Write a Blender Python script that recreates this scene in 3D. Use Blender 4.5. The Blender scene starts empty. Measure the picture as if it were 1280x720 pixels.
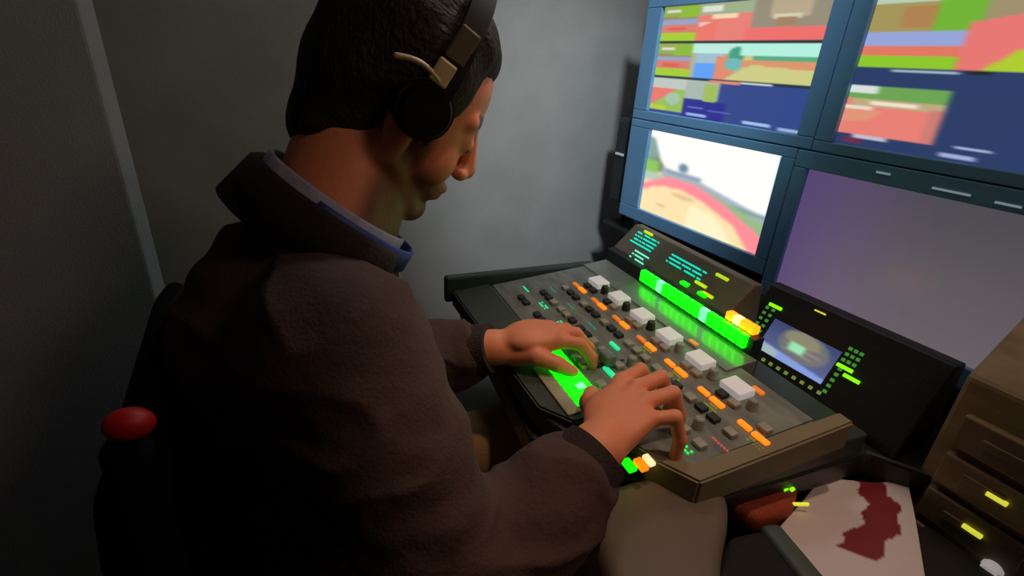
import bpy, bmesh, math, random
import numpy as np
from mathutils import Vector, Matrix, Euler, noise
random.seed(4)
SC = bpy.context.scene
COL = SC.collection
R = math.radians

# ------------------------------------------------------------------ camera
def unit(v):
    v = np.array(v, float); return v/np.linalg.norm(v)
FPX = 629.0
Nn = unit([-80, 1390, FPX]); V1 = np.array([-350, -305, FPX], float)
Yc = unit(V1-Nn*V1.dot(Nn)); Zc = -Nn; Xc = np.cross(Yc, Zc)
RM = np.array([Xc, Yc, Zc])
cd = bpy.data.cameras.new('camera'); cam = bpy.data.objects.new('camera', cd); COL.objects.link(cam)
cd.sensor_width = 36; cd.lens = FPX/1280*36; cd.clip_start = 0.02
m = Matrix(((RM[0,0], -RM[0,1], -RM[0,2], 0), (RM[1,0], -RM[1,1], -RM[1,2], 0), (RM[2,0], -RM[2,1], -RM[2,2], 1.25), (0,0,0,1)))
cam.matrix_world = m
SC.camera = cam
# ------------------------------------------------------------------ world, lamps, exposure
w = bpy.data.worlds.new('world'); SC.world = w; w.use_nodes = True
w.node_tree.nodes['Background'].inputs[0].default_value = (.5, .42, .38, 1)
w.node_tree.nodes['Background'].inputs[1].default_value = .02
SC.view_settings.view_transform = 'Standard'; SC.view_settings.look = 'None'
SC.view_settings.exposure = 0; SC.view_settings.gamma = 1; SC.view_settings.use_curve_mapping = False
def area(name, loc, rot, sx, sy, power, col):
    l = bpy.data.lights.new(name, 'AREA'); l.shape = 'RECTANGLE'; l.size = sx; l.size_y = sy; l.energy = power; l.color = col
    o = bpy.data.objects.new(name, l); COL.objects.link(o); o.location = loc; o.rotation_euler = [R(a) for a in rot]
    return o
def spot(name, loc, target, power, ang, col, blend=.6, rad=.03):
    l = bpy.data.lights.new(name, 'SPOT'); l.energy = power; l.spot_size = R(ang); l.spot_blend = blend; l.color = col; l.shadow_soft_size = rad
    o = bpy.data.objects.new(name, l); COL.objects.link(o); o.location = loc
    o.rotation_euler = (Vector(target)-Vector(loc)).to_track_quat('-Z', 'Y').to_euler()
    return o
area('added_soft_fill', (.62, .98, 2.12), (0, 0, 0), .3, .3, 2, (1, .95, .86))  # unseen soft lamp added to lift the back wall
spot('added_wall_spot', (.34, .05, 2.14), (.9, 1.34, .95), 95, 42, (.93, .97, 1), 1, .08)  # unseen spot added to brighten the right of the back wall
spot('added_face_spot', (.98, .78, 2.14), (.25, .6, 1.13), 20, 22, (1, .95, .92), .7, .05)  # unseen spot added to light the face, standing in for screen light
spot('desk_downlight', (.5, .25, 2.14), (.42, .42, .8), 18, 40, (1, .66, .44))
area('cabin_lamp_glow', (.95, -.5, 2.1), (15, 10, 0),   .4, .3, 4, (1, .66, .46))

# ------------------------------------------------------------------ materials
def lin(c):
    return tuple(((x/255)/12.92 if x/255 <= .04045 else ((x/255+.055)/1.055)**2.4) for x in c)
MATS = {}
def mat(name, srgb, rough=.6, metal=0, noise_scale=30, var=.12, bump=.0, bscale=200, emit=0, coat=0, stretch=None, spec=.5):
    if name in MATS: return MATS[name]
    mt = bpy.data.materials.new(name); mt.use_nodes = True; nt = mt.node_tree; b = nt.nodes['Principled BSDF']
    c = lin(srgb)
    tc = nt.nodes.new('ShaderNodeTexCoord'); mp = nt.nodes.new('ShaderNodeMapping'); nz = nt.nodes.new('ShaderNodeTexNoise')
    nz.inputs['Scale'].default_value = noise_scale; nz.inputs['Detail'].default_value = 5
    if stretch: mp.inputs['Scale'].default_value = stretch
    nt.links.new(tc.outputs['Object'], mp.inputs[0]); nt.links.new(mp.outputs[0], nz.inputs['Vector'])
    rp = nt.nodes.new('ShaderNodeValToRGB')
    rp.color_ramp.elements[0].position = .3; rp.color_ramp.elements[1].position = .7
    rp.color_ramp.elements[0].color = (*[x*(1-var) for x in c], 1); rp.color_ramp.elements[1].color = (*[min(1, x*(1+var)) for x in c], 1)
    nt.links.new(nz.outputs['Fac'], rp.inputs[0]); nt.links.new(rp.outputs[0], b.inputs['Base Color'])
    b.inputs['Roughness'].default_value = rough; b.inputs['Metallic'].default_value = metal
    b.inputs['Specular IOR Level'].default_value = spec
    b.inputs['Coat Weight'].default_value = coat
    if emit:
        b.inputs['Emission Color'].default_value = (*c, 1); b.inputs['Emission Strength'].default_value = emit
    if bump:
        n2 = nt.nodes.new('ShaderNodeTexNoise'); n2.inputs['Scale'].default_value = bscale; n2.inputs['Detail'].default_value = 4
        nt.links.new(mp.outputs[0], n2.inputs['Vector'])
        bp = nt.nodes.new('ShaderNodeBump'); bp.inputs['Strength'].default_value = bump; bp.inputs['Distance'].default_value = .01
        nt.links.new(n2.outputs['Fac'], bp.inputs['Height']); nt.links.new(bp.outputs[0], b.inputs['Normal'])
    MATS[name] = mt
    return mt
def vcol_mat(name, emit=0, rough=.5, attr='paint'):
    mt = bpy.data.materials.new(name); mt.use_nodes = True; nt = mt.node_tree; b = nt.nodes['Principled BSDF']
    a = nt.nodes.new('ShaderNodeAttribute'); a.attribute_name = attr
    if emit:
        b.inputs['Base Color'].default_value = (.01, .01, .012, 1)
        nt.links.new(a.outputs['Color'], b.inputs['Emission Color']); b.inputs['Emission Strength'].default_value = emit
    else:
        nt.links.new(a.outputs['Color'], b.inputs['Base Color'])
    b.inputs['Roughness'].default_value = rough
    return mt

# ------------------------------------------------------------------ helpers
def box(bm, c, s, rot=None, bev=0, seg=2):
    mt = Matrix.Translation(Vector(c))
    if rot is not None: mt = mt @ (rot.to_4x4() if not isinstance(rot, Matrix) or len(rot) == 3 else rot)
    g = bmesh.ops.create_cube(bm, size=1, matrix=mt @ Matrix.Diagonal((s[0], s[1], s[2], 1)))
    if bev:
        es = list({e for v in g['verts'] for e in v.link_edges})
        bmesh.ops.bevel(bm, geom=es, offset=bev, segments=seg, profile=.5, affect='EDGES')
def cyl(bm, a, b, r1, r2=None, seg=20):
    a = Vector(a); b = Vector(b); d = b-a
    q = d.to_track_quat('Z', 'Y').to_matrix().to_4x4()
    bmesh.ops.create_cone(bm, cap_ends=True, segments=seg, radius1=r1, radius2=r1 if r2 is None else r2, depth=d.length, matrix=Matrix.Translation((a+b)/2) @ q)
def cap(bm, a, b, ra, rb, sub=3):
    if isinstance(bm, Vol): return vcap(bm, a, b, ra, rb)
    a = Vector(a); b = Vector(b); d = b-a; L = d.length
    q = d.to_track_quat('Z', 'Y').to_matrix().to_4x4(); M = Matrix.Translation(a) @ q
    rings = []; S = 24
    for i in range(1, 8):
        t = -math.pi/2+i*math.pi/16; rings.append((ra*math.sin(t), ra*math.cos(t)))
    for i in range(0, 8):
        t = i*math.pi/16; rings.append((L+rb*math.sin(t), rb*math.cos(t)))
    vs = [[bm.verts.new(M @ Vector((r*math.cos(2*math.pi*k/S), r*math.sin(2*math.pi*k/S), z))) for k in range(S)] for z, r in rings]
    for i in range(len(vs)-1):
        for k in range(S): bm.faces.new((vs[i][k], vs[i][(k+1)%S], vs[i+1][(k+1)%S], vs[i+1][k]))
    p0 = bm.verts.new(M @ Vector((0, 0, -ra))); p1 = bm.verts.new(M @ Vector((0, 0, L+rb)))
    for k in range(S):
        bm.faces.new((p0, vs[0][(k+1)%S], vs[0][k])); bm.faces.new((p1, vs[-1][k], vs[-1][(k+1)%S]))
def ell(bm, c, r, rot=None, M=None):
    if isinstance(bm, Vol): return vell(bm, c, r, Euler([R(x) for x in rot]).to_matrix() if rot else None)
    mt = Matrix.Translation(Vector(c))
    if rot: mt = mt @ Euler([R(x) for x in rot]).to_matrix().to_4x4()
    mt = mt @ Matrix.Diagonal((r[0], r[1], r[2], 1))
    bmesh.ops.create_icosphere(bm, subdivisions=4, radius=1, matrix=mt)
def prism(bm, pts, z0, z1, bev=0, seg=2, axis='z'):
    def P(p, h): return {'z': (p[0], p[1], h), 'y': (p[0], h, p[1]), 'x': (h, p[0], p[1])}[axis]
    a = [bm.verts.new(P(p, z0)) for p in pts]; b = [bm.verts.new(P(p, z1)) for p in pts]; n = len(pts)
    fs = [bm.faces.new(a), bm.faces.new(b)]+[bm.faces.new((a[i], a[(i+1)%n], b[(i+1)%n], b[i])) for i in range(n)]
    bmesh.ops.recalc_face_normals(bm, faces=fs)
    if bev:
        es = list({e for f in fs for e in f.edges})
        bmesh.ops.bevel(bm, geom=es, offset=bev, segments=seg, profile=.5, affect='EDGES')
def obj(name, bm, m, parent=None, smooth=False, loc=None, rot=None):
    bmesh.ops.recalc_face_normals(bm, faces=bm.faces[:])
    me = bpy.data.meshes.new(name); bm.to_mesh(me); bm.free()
    if smooth:
        for p in me.polygons: p.use_smooth = True
    me.materials.append(m)
    o = bpy.data.objects.new(name, me); COL.objects.link(o)
    if parent: o.parent = parent
    if loc: o.location = loc
    if rot: o.rotation_euler = rot
    return o
def B(): return bmesh.new()
def auto(o, ang=35):
    me = o.data
    for p in me.polygons: p.use_smooth = True
    me.set_sharp_from_angle(angle=R(ang))
    return o
def thing(name, label, cat, loc=(0, 0, 0), rz=0, group=None):
    o = bpy.data.objects.new(name, None); COL.objects.link(o); o.location = loc; o.rotation_euler = (0, 0, rz); o.empty_display_size = .05
    o['label'] = label; o['category'] = cat
    if group: o['group'] = group
    return o
def tag(o, label, cat, group=None):
    o['label'] = label; o['category'] = cat
    if group: o['group'] = group
    return o
def struct(o): o['kind'] = 'structure'; return o
class Vol:
    """soft union of rounded shapes, turned into one continuous skin"""
    def __init__(self, k=.008): self.p = []; self.k = k
def remesh(vol, vox, name, m, parent=None, disp=None, **_):
    lo = np.min([q[0] for q in vol.p], 0)-.02; hi = np.max([q[1] for q in vol.p], 0)+.02
    n = np.ceil((hi-lo)/vox).astype(int)+1
    D = np.full(n, .04, np.float32)
    for l, h, fn, k in vol.p:
        i0 = np.maximum(0, ((l-.016-lo)/vox).astype(int)); i1 = np.minimum(n, ((h+.016-lo)/vox).astype(int)+2)
        g = [lo[a_]+vox*np.arange(i0[a_], i1[a_]) for a_ in range(3)]
        d = fn(g[0][:, None, None], g[1][None, :, None], g[2][None, None, :]).astype(np.float32)
        v = D[i0[0]:i1[0], i0[1]:i1[1], i0[2]:i1[2]]
        hh = np.maximum(k-np.abs(v-d), 0)/k
        v[...] = np.minimum(v, d)-hh*hh*k*.25
    ins = D < 0
    c = [(i, j, l) for i in (0, 1) for j in (0, 1) for l in (0, 1)]
    sh = lambda A, o: A[o[0]:A.shape[0]-1+o[0], o[1]:A.shape[1]-1+o[1], o[2]:A.shape[2]-1+o[2]]
    cnt = sum(sh(ins, o).astype(np.int8) for o in c); act = (cnt > 0) & (cnt < 8)
    idx = np.full(act.shape, -1, np.int64); ii = np.argwhere(act); idx[act] = np.arange(len(ii))
    acc = np.zeros((len(ii), 3)); w_ = np.zeros(len(ii))
    for ai in range(8):
        for ax in range(3):
            o = c[ai]
            if o[ax]: continue
            o2 = list(o); o2[ax] = 1
            d0 = D[ii[:, 0]+o[0], ii[:, 1]+o[1], ii[:, 2]+o[2]]; d1 = D[ii[:, 0]+o2[0], ii[:, 1]+o2[1], ii[:, 2]+o2[2]]
            mk = (d0 < 0) != (d1 < 0); t = np.where(mk, d0/np.where(mk, d0-d1, 1), 0)
            p = np.tile(np.array(o, float), (len(ii), 1)); p[:, ax] = t
            acc[mk] += p[mk]; w_[mk] += 1
    V = lo+vox*(ii+acc/w_[:, None]); Q = []
    for ax in range(3):
        b_, c_ = [(1, 2), (2, 0), (0, 1)][ax]
        s0 = [slice(None)]*3; s1 = [slice(None)]*3; s0[ax] = slice(0, -1); s1[ax] = slice(1, None)
        A0 = ins[tuple(s0)]; A1 = ins[tuple(s1)]; e = np.argwhere(A0 != A1)
        flip = A0[e[:, 0], e[:, 1], e[:, 2]]
        def cell(db, dc):
            q = e.copy(); q[:, b_] -= db; q[:, c_] -= dc; return idx[q[:, 0], q[:, 1], q[:, 2]]
        q = np.stack([cell(1, 1), cell(0, 1), cell(0, 0), cell(1, 0)], 1)
        q[~flip] = q[~flip][:, ::-1]; Q.append(q)
    Q = np.concatenate(Q)
    me2 = bpy.data.meshes.new(name); me2.vertices.add(len(V)); me2.vertices.foreach_set('co', V.reshape(-1))
    me2.loops.add(len(Q)*4); me2.loops.foreach_set('vertex_index', Q.reshape(-1).astype(np.int32))
    me2.polygons.add(len(Q)); me2.polygons.foreach_set('loop_start', np.arange(0, len(Q)*4, 4, dtype=np.int32))
    me2.update(calc_edges=True)
    if disp:
        nr = [v.normal.copy() for v in me2.vertices]
        for v, n_ in zip(me2.vertices, nr): v.co = v.co+n_*disp(v.co)
        me2.update()
    for p in me2.polygons: p.use_smooth = True
    me2.materials.append(m)
    o2 = bpy.data.objects.new(name, me2); COL.objects.link(o2)
    if parent: o2.parent = parent
    return o2
def vcap(vol, a, b, ra, rb, k=None):
    a = np.array(a, float); b = np.array(b, float); ab = b-a; L2 = ab.dot(ab); r = max(ra, rb)
    def fn(x, y, z):
        t = np.clip(((x-a[0])*ab[0]+(y-a[1])*ab[1]+(z-a[2])*ab[2])/L2, 0, 1)
        return np.sqrt((x-a[0]-t*ab[0])**2+(y-a[1]-t*ab[1])**2+(z-a[2]-t*ab[2])**2)-(ra+(rb-ra)*t)
    vol.p.append((np.minimum(a, b)-r, np.maximum(a, b)+r, fn, k or vol.k))
def vell(vol, c, r, M=None, k=None):
    c = np.array(c, float); r = np.array(r, float); M = np.array(M) if M is not None else np.eye(3)
    ext = np.sqrt((M**2 @ (r**2)))
    def fn(x, y, z):
        x, y, z = x-c[0], y-c[1], z-c[2]; q = [M[0, i]*x+M[1, i]*y+M[2, i]*z for i in range(3)]
        k0 = np.sqrt(sum((q[i]/r[i])**2 for i in range(3))); k1 = np.sqrt(sum((q[i]/r[i]**2)**2 for i in range(3)))
        return k0*(k0-1)/np.maximum(k1, 1e-6)
    vol.p.append((c-ext, c+ext, fn, k or vol.k))

# ------------------------------------------------------------------ setting
M_wall = mat('grey_carpet_wall', (146, 150, 150), .95, noise_scale=8, var=.08, bump=.25, bscale=500)
M_left = mat('mauve_partition', (150, 156, 164), .9, noise_scale=3, var=.1, bump=.15, bscale=300)
M_floor = mat('dark_floor', (48, 40, 36), .6, noise_scale=20, bump=.1)
M_ceil = mat('ceiling_panel', (120, 115, 108), .9)
def wallbox(name, x0, x1, y0, y1, z0, z1, m):
    bm = B(); box(bm, ((x0+x1)/2, (y0+y1)/2, (z0+z1)/2), (x1-x0, y1-y0, z1-z0)); return struct(obj(name, bm, m))
wallbox('floor', -1.6, 1.4, -1.7, 1.5, -.05, 0, M_floor)
wallbox('ceiling', -1.6, 1.4, -1.7, 1.5, 2.2, 2.25, M_ceil)
wallbox('wall_back', -1.6, 1.4, 1.34, 1.42, 0, 2.2, M_wall)
wallbox('wall_right', 1.28, 1.36, -1.6, 1.34, 0, 2.2, M_wall)
wallbox('wall_front', -1.6, 1.36, -1.68, -1.6, 0, 2.2, M_wall)
bm = B()   # partition with a rounded free edge, left of the seat
prism(bm, [(-1.6, .78), (-.19, 1.02), (-.175, 1.045), (-.19, 1.07), (-1.6, .86)], 0, 2.2, .004, 2)
struct(obj('wall_left', bm, M_left))
wallbox('wall_side', -1.6, -1.54, -1.6, .78, 0, 2.2, M_left)
bm = B(); box(bm, (.2, 1.335, 1.64), (2.1, .012, .05), bev=.004); struct(obj('trim_1', bm, mat('wall_rail', (120, 118, 108), .8)))
# ceiling fixtures
def downlight(loc, label, power_col):
    t = thing('ceiling_light', label, 'ceiling light', loc, 0, 'round ceiling lights')
    bm = B(); cyl(bm, (0, 0, 0), (0, 0, -.02), .06, .05, 32); auto(obj('rim', bm, mat('white_metal', (190, 190, 185), .4), t))
    bm = B(); cyl(bm, (0, 0, -.018), (0, 0, -.024), .04, .04, 32); obj('diffuser', bm, mat('lamp_'+label[:4], power_col, emit=2), t)
downlight((.62, .98, 2.2), 'neutral round ceiling light above the back end of the desk', (255, 245, 230))  # unseen fixture added to go with the soft fill lamp
downlight((.5, .25, 2.2), 'warm round ceiling light above the near end of the desk', (255, 190, 140))

# ------------------------------------------------------------------ screens
def paint(W, H, base, rects, blur=1, hblur=2):
    im = np.zeros((H, W, 3)); im[:] = base
    V, U = np.meshgrid((np.arange(H)+.5)/H, (np.arange(W)+.5)/W, indexing='ij')
    for rc in rects:
        k = rc[0]
        if k == 'r':
            _, u0, v0, u1, v1, c = rc; mk = (U >= u0) & (U < u1) & (V >= v0) & (V < v1)
        elif k == 'e':
            _, u0, v0, ru, rv, c = rc; mk = ((U-u0)/ru)**2+((V-v0)/rv)**2 < 1
        elif k == 'p':
            _, pts, c = rc; mk = np.zeros_like(U, bool); n = len(pts)
            for i in range(n):
                (x1, y1), (x2, y2) = pts[i], pts[(i+1)%n]
                if y1 == y2: continue
                cr = ((y1 > V) != (y2 > V)) & (U < (x2-x1)*(V-y1)/(y2-y1)+x1); mk ^= cr
        elif k == 'g':   # horizontal-vertical gradient rectangle
            _, u0, v0, u1, v1, ca, cb = rc; mk = (U >= u0) & (U < u1) & (V >= v0) & (V < v1)
            t = ((V-v0)/(v1-v0))[..., None]; g = np.array(ca)*(1-t)+np.array(cb)*t; im[mk] = g[mk]; continue
        im[mk] = c
    for n, ax in ((hblur, 1), (blur, 0)):
        for _ in range(2):
            if n:
                acc = np.zeros_like(im)
                for s in range(-n, n+1):
                    idx = np.clip(np.arange(im.shape[ax])+s, 0, im.shape[ax]-1); acc += np.take(im, idx, axis=ax)
                im = acc/(2*n+1)
    return im
def screen_mesh(name, O, du, dv, im, parent, emit=1.0, rough=.25):
    """lit display surface: rows run down from the corner O"""
    H, W, _ = im.shape; O = Vector(O); du = Vector(du); dv = Vector(dv)
    vs = [O+du*(i/(W-1))+dv*(j/(H-1)) for j in range(H) for i in range(W)]
    fs = [(j*W+i, j*W+i+1, (j+1)*W+i+1, (j+1)*W+i) for j in range(H-1) for i in range(W-1)]
    me = bpy.data.meshes.new(name); me.from_pydata(vs, [], fs)
    at = me.color_attributes.new('paint', 'FLOAT_COLOR', 'POINT')
    x = im/255; l = np.where(x <= .04045, x/12.92, ((x+.055)/1.055)**2.4)
    at.data.foreach_set('color', np.concatenate([l, np.ones((H, W, 1))], 2).reshape(-1))
    me.materials.append(vcol_mat(name+'_lit', emit, rough))
    o = bpy.data.objects.new(name, me); COL.objects.link(o); o.parent = parent
    return o
S_, LM, NV = (232, 128, 118), (160, 200, 50), (52, 72, 138)
def tile_track(u0, v0, u1, v1):
    w, h = u1-u0, v1-v0; f = lambda a, b, c, d, col: ('r', u0+a*w, v0+b*h, u0+c*w, v0+d*h, col)
    return [f(0, 0, 1, 1, (150, 140, 90)), f(0, 0, 1, .3, (150, 170, 80)), f(.45, .05, 1, .35, (140, 185, 55)), f(.1, .12, .5, .2, (215, 220, 205)),
            f(0, .4, 1, .52, (150, 160, 195)), f(0, .52, 1, .76, (215, 125, 110)), f(.2, .6, .7, .7, (225, 95, 80)), f(0, .76, 1, 1, (165, 205, 45))]
im1 = paint(150, 84, NV,
    tile_track(0, 0, .27, .31) +
    [('r', .27, 0, .61, .31, S_), ('r', .27, 0, .61, .09, (160, 175, 140)), ('r', .29, .02, .42, .07, (220, 225, 210)), ('r', .36, .1, .52, .13, (245, 215, 180)), ('r', .28, .16, .4, .19, (235, 200, 190)),
     ('p', [(.27, .31), (.27, .2), (.4, .14), (.4, .31)], (235, 120, 105)),
     ('r', .61, 0, 1, .31, (150, 142, 122)), ('r', .7, 0, .9, .14, (185, 168, 140)), ('r', .72, .12, .86, .15, (215, 205, 175)), ('r', .58, .22, 1, .31, (238, 112, 108)), ('r', .74, .14, .84, .2, (165, 130, 100)),
     ('r', 0, .31, 1, .335, (30, 55, 55))] +
    tile_track(0, .335, .27, .635) +
    [('r', .27, .335, .61, .635, (170, 180, 150)), ('r', .27, .335, .61, .42, (190, 235, 220)), ('r', .3, .42, .48, .5, (160, 190, 205)), ('r', .3, .5, .45, .635, (95, 160, 250)), ('r', .44, .44, .56, .635, (225, 140, 110)), ('e', .56, .42, .05, .06, (70, 160, 130)), ('e', .55, .5, .05, .05, (110, 185, 185)),
     ('r', .61, .335, 1, .635, (205, 200, 135)), ('r', .58, .335, 1, .43, (180, 240, 222)), ('r', .66, .43, 1, .46, (90, 170, 130)), ('r', .6, .46, 1, .52, (220, 150, 110)), ('p', [(.5, .635), (.66, .5), (1, .53), (1, .635)], (205, 205, 135)),
     ('r', 0, .635, 1, .655, (35, 55, 70)),
     ('r', 0, .66, .27, .97, (190, 200, 190)), ('r', 0, .75, .27, .97, (150, 190, 90)), ('p', [(0, .75), (.2, .75), (0, .93)], (235, 120, 110)), ('e', .18, .84, .06, .06, (165, 195, 165)), ('r', 0, .92, .14, .97, (180, 205, 60)),
     ('r', .27, .655, .5, .82, (170, 185, 175)), ('r', .4, .68, .49, .84, (160, 190, 90)), ('r', .42, .645, .62, .67, (220, 140, 120)), ('r', .27, .83, .56, 1, (45, 45, 140)), ('r', .3, .89, .42, .905, (110, 110, 210)), ('r', .45, .9, .6, .915, (90, 95, 190)),
     ('r', .3, .955, .45, .98, (150, 180, 235)), ('r', .68, .955, .84, .98, (165, 195, 235)), ('r', .88, .965, 1, .985, (150, 180, 220)), ('r', .62, .64, .8, .65, (220, 225, 220))], 0, 1)
im2 = paint(150, 84, (235, 232, 228),
    [('p', [(0, .12), (.2, .42), (1, .62), (1, 1), (0, 1)], (228, 205, 155)),
     ('p', [(0, .3), (.1, .28), (.16, .38), (.2, .46), (0, .5)], (110, 130, 110)), ('p', [(0, .08), (.05, .1), (.12, .3), (0, .35)], (125, 150, 145)), ('r', 0, .36, .12, .5, (130, 180, 85)),
     ('p', [(.16, .4), (.5, .46), (1, .62), (1, .7), (.55, .56), (.16, .5)], (150, 165, 175)), ('e', .34, .36, .04, .05, (95, 125, 145)), ('r', .2, .42, .5, .45, (120, 140, 160)), ('r', .7, .6, 1, .63, (115, 145, 140)),
     ('p', [(0, .5), (.2, .5), (.2, .56), (0, .62)], (170, 185, 170)),
     ('p', [(.5, .52), (1, .68), (1, .82), (.75, .7)], (140, 170, 125)),
     ('p', [(0, .66), (.22, .5), (.45, .5), (.68, .6), (1, .82), (1, 1), (.93, 1), (.8, .8), (.55, .66), (.35, .6), (.1, .66), (0, .76)], (240, 130, 140)),
     ('p', [(0, .74), (.2, .62), (.42, .62), (.62, .72), (.8, .86), (.88, 1), (0, 1)], (232, 208, 160)), ('e', .38, .68, .1, .03, (208, 180, 130)), ('e', .2, .86, .05, .02, (205, 180, 135)), ('e', .6, .9, .05, .02, (210, 190, 145)),
     ('p', [(.45, .75), (.62, .76), (.75, .88), (.8, 1), (.45, 1)], (232, 222, 185)), ('r', .985, 0, 1, .45, (150, 205, 215))], 1, 2)
im4 = paint(150, 84, (44, 62, 104),
    [('r', 0, 0, 1, .48, (160, 145, 110)), ('r', 0, 0, 1, .1, (185, 205, 180)), ('r', .5, 0, 1, .12, (190, 215, 225)), ('r', 0, .1, .22, .26, (165, 150, 90)), ('r', .1, .12, .22, .24, (175, 130, 80)), ('r', .2, .08, .33, .27, (115, 180, 55)),
     ('r', 0, .26, .3, .34, (150, 165, 215)), ('r', 0, .34, .3, .41, (225, 120, 100)), ('r', 0, .41, .3, .48, (140, 200, 45)), ('p', [(.3, .22), (.62, .12), (.62, .48), (.3, .48)], (232, 120, 115)), ('p', [(.37, .48), (.44, .36), (.62, .4), (.62, .48)], (175, 205, 50)), ('r', .62, 0, 1, .48, (170, 160, 120)), ('r', .62, .25, 1, .48, (225, 120, 110)),
     ('r', .12, .485, .32, .5, (170, 190, 205)), ('r', .62, .485, .8, .5, (170, 190, 205)), ('r', .34, .475, .4, .5, (30, 45, 50)),
     ('r', 0, .59, .32, .92, S_), ('r', 0, .59, .32, .68, (110, 165, 85)), ('r', 0, .59, .1, .64, (215, 225, 220)), ('r', .02, .68, .32, .73, (190, 170, 130)), ('r', .09, .69, .24, .715, (240, 225, 200)), ('r', 0, .73, .1, .75, (235, 215, 200)), ('p', [(0, .75), (.14, .75), (.1, .82), (0, .84)], (225, 150, 120)),
     ('r', .28, .72, .32, .92, (205, 125, 115)), ('r', .06, .915, .18, .935, (190, 190, 210)), ('r', .03, .94, .1, .98, (110, 45, 80)), ('r', .35, .955, .45, .975, (160, 175, 215)), ('r', .38, .9, .48, .92, (170, 185, 220)), ('r', .58, .9, .66, .92, (160, 175, 215))], 0, 1)
im3 = paint(80, 46, (98, 82, 108), [('g', 0, 0, .35, 1, (86, 74, 104), (108, 92, 112)), ('g', .35, 0, 1, 1, (76, 74, 80), (106, 96, 102)), ('r', 0, 0, .06, 1, (84, 66, 118))], 3, 9)  # pinkish reflection on a switched-off screen, painted as a glowing gradient

M_bezel = mat('hazy_blue_bezel', (98, 150, 196), .45, noise_scale=6, var=.05, bump=.03)  # base colour lifted towards blue to carry the haze over the bezels
M_black = mat('black_plastic', (22, 26, 28), .5, noise_scale=10, bump=.05)
M_mark = mat('glowing_pale_print', (150, 165, 170), .6, emit=.5)  # print with a glow of its own added to keep it bright
XF = .95
def monitor(y0, y1, z0, z1, sy0, sy1, sz0, sz1, im, label, emit, marks=()):
    """y0<y1 outer frame, sy0<sy1 screen; the screen faces -x"""
    t = thing('monitor', label, 'monitor', (XF, (y0+y1)/2, z0), 0, 'monitors in the rack over the desk'); oy = (y0+y1)/2
    def yy(y): return y-oy
    bm = B(); d = .018
    for (a, b, c, e) in ((y0, y1, z0, sz0), (y0, y1, sz1, z1), (y0, sy0, sz0, sz1), (sy1, y1, sz0, sz1)):
        box(bm, (-d/2+.002, yy((a+b)/2), (c+e)/2-z0), (d, b-a, e-c), bev=.002)
    obj('frame', bm, M_bezel, t)
    bm = B(); box(bm, (.03, 0, (z1-z0)/2), (.05, y1-y0-.01, z1-z0-.01), bev=.004); obj('housing', bm, M_black, t)
    screen_mesh('screen', (-.006, yy(sy1), sz1-z0), (0, sy0-sy1, 0), (0, 0, sz0-sz1), im, t, emit)
    if marks:
        for (y, z, ww, hh) in marks:
            bm = B(); box(bm, (-d+.0015, yy(y), z-z0), (.002, ww, hh)); obj('label_strip', bm, M_mark, t)
monitor(.607, 1.125, 1.127, 1.42, .642, 1.073, 1.149, 1.385, im1, 'upper left monitor showing a grid of small camera pictures', 1.0)
monitor(.632, 1.125, .862, 1.125, .662, 1.05, .896, 1.106, im2, 'lower left monitor showing one bright picture of a red track and sand', 1.25)
monitor(.06, .605, 1.127, 1.42, .10, .572, 1.146, 1.385, im4, 'upper right monitor with two rows of pictures on navy blue', 1.0)
monitor(.10, .630, .822, 1.125, .13, .603, .856, 1.093, im3, 'lower right monitor with a blank screen painted with a dim purple reflection', 1.0, ((.47, 1.112, .022, .003), (.37, 1.105, .05, .003), (.3, 1.103, .03, .003)))
downlight((.98, .78, 2.2), 'white round ceiling light over the front of the monitor rack', (255, 250, 245))  # unseen fixture added for the face spot
downlight((.34, .05, 2.2), 'cool round ceiling light above the low shelf', (235, 245, 255))  # unseen fixture added for the wall spot
t = thing('monitor_rack', 'dark blue-black metal rack holding the four monitors over the desk', 'rack', (1.1, .6, 0))
bm = B()
for y in (-.56, .53): box(bm, (0, y, 1.08), (.18, .03, .75), bev=.004)
box(bm, (0, -.01, 1.465), (.2, 1.12, .05), bev=.004); obj('frame', bm, M_bezel, t)
bm = B(); box(bm, (.06, -.015, 1.08), (.02, 1.05, .72)); obj('back_panel', bm, M_black, t)
bm = B()
for z in (.0,): box(bm, (-.04, -.015, 1.126), (.1, 1.05, .004))
obj('shelf', bm, M_black, t)
# small dark bracket on the wall side of the rack
t = thing('cable_box', 'small dark box with a pale strip, left of the lower left monitor', 'box', (1.0, 1.18, .9))
bm = B(); box(bm, (0, 0, .1), (.09, .06, .24), bev=.01); obj('body', bm, mat('teal_black', (34, 44, 48), .6), t)
bm = B(); box(bm, (-.047, 0, .12), (.004, .035, .006)); obj('strip', bm, M_mark, t)
bm = B(); cyl(bm, (0, .0, -.09), (0, 0, .0), .008); obj('cable', bm, M_black, t)

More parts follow.
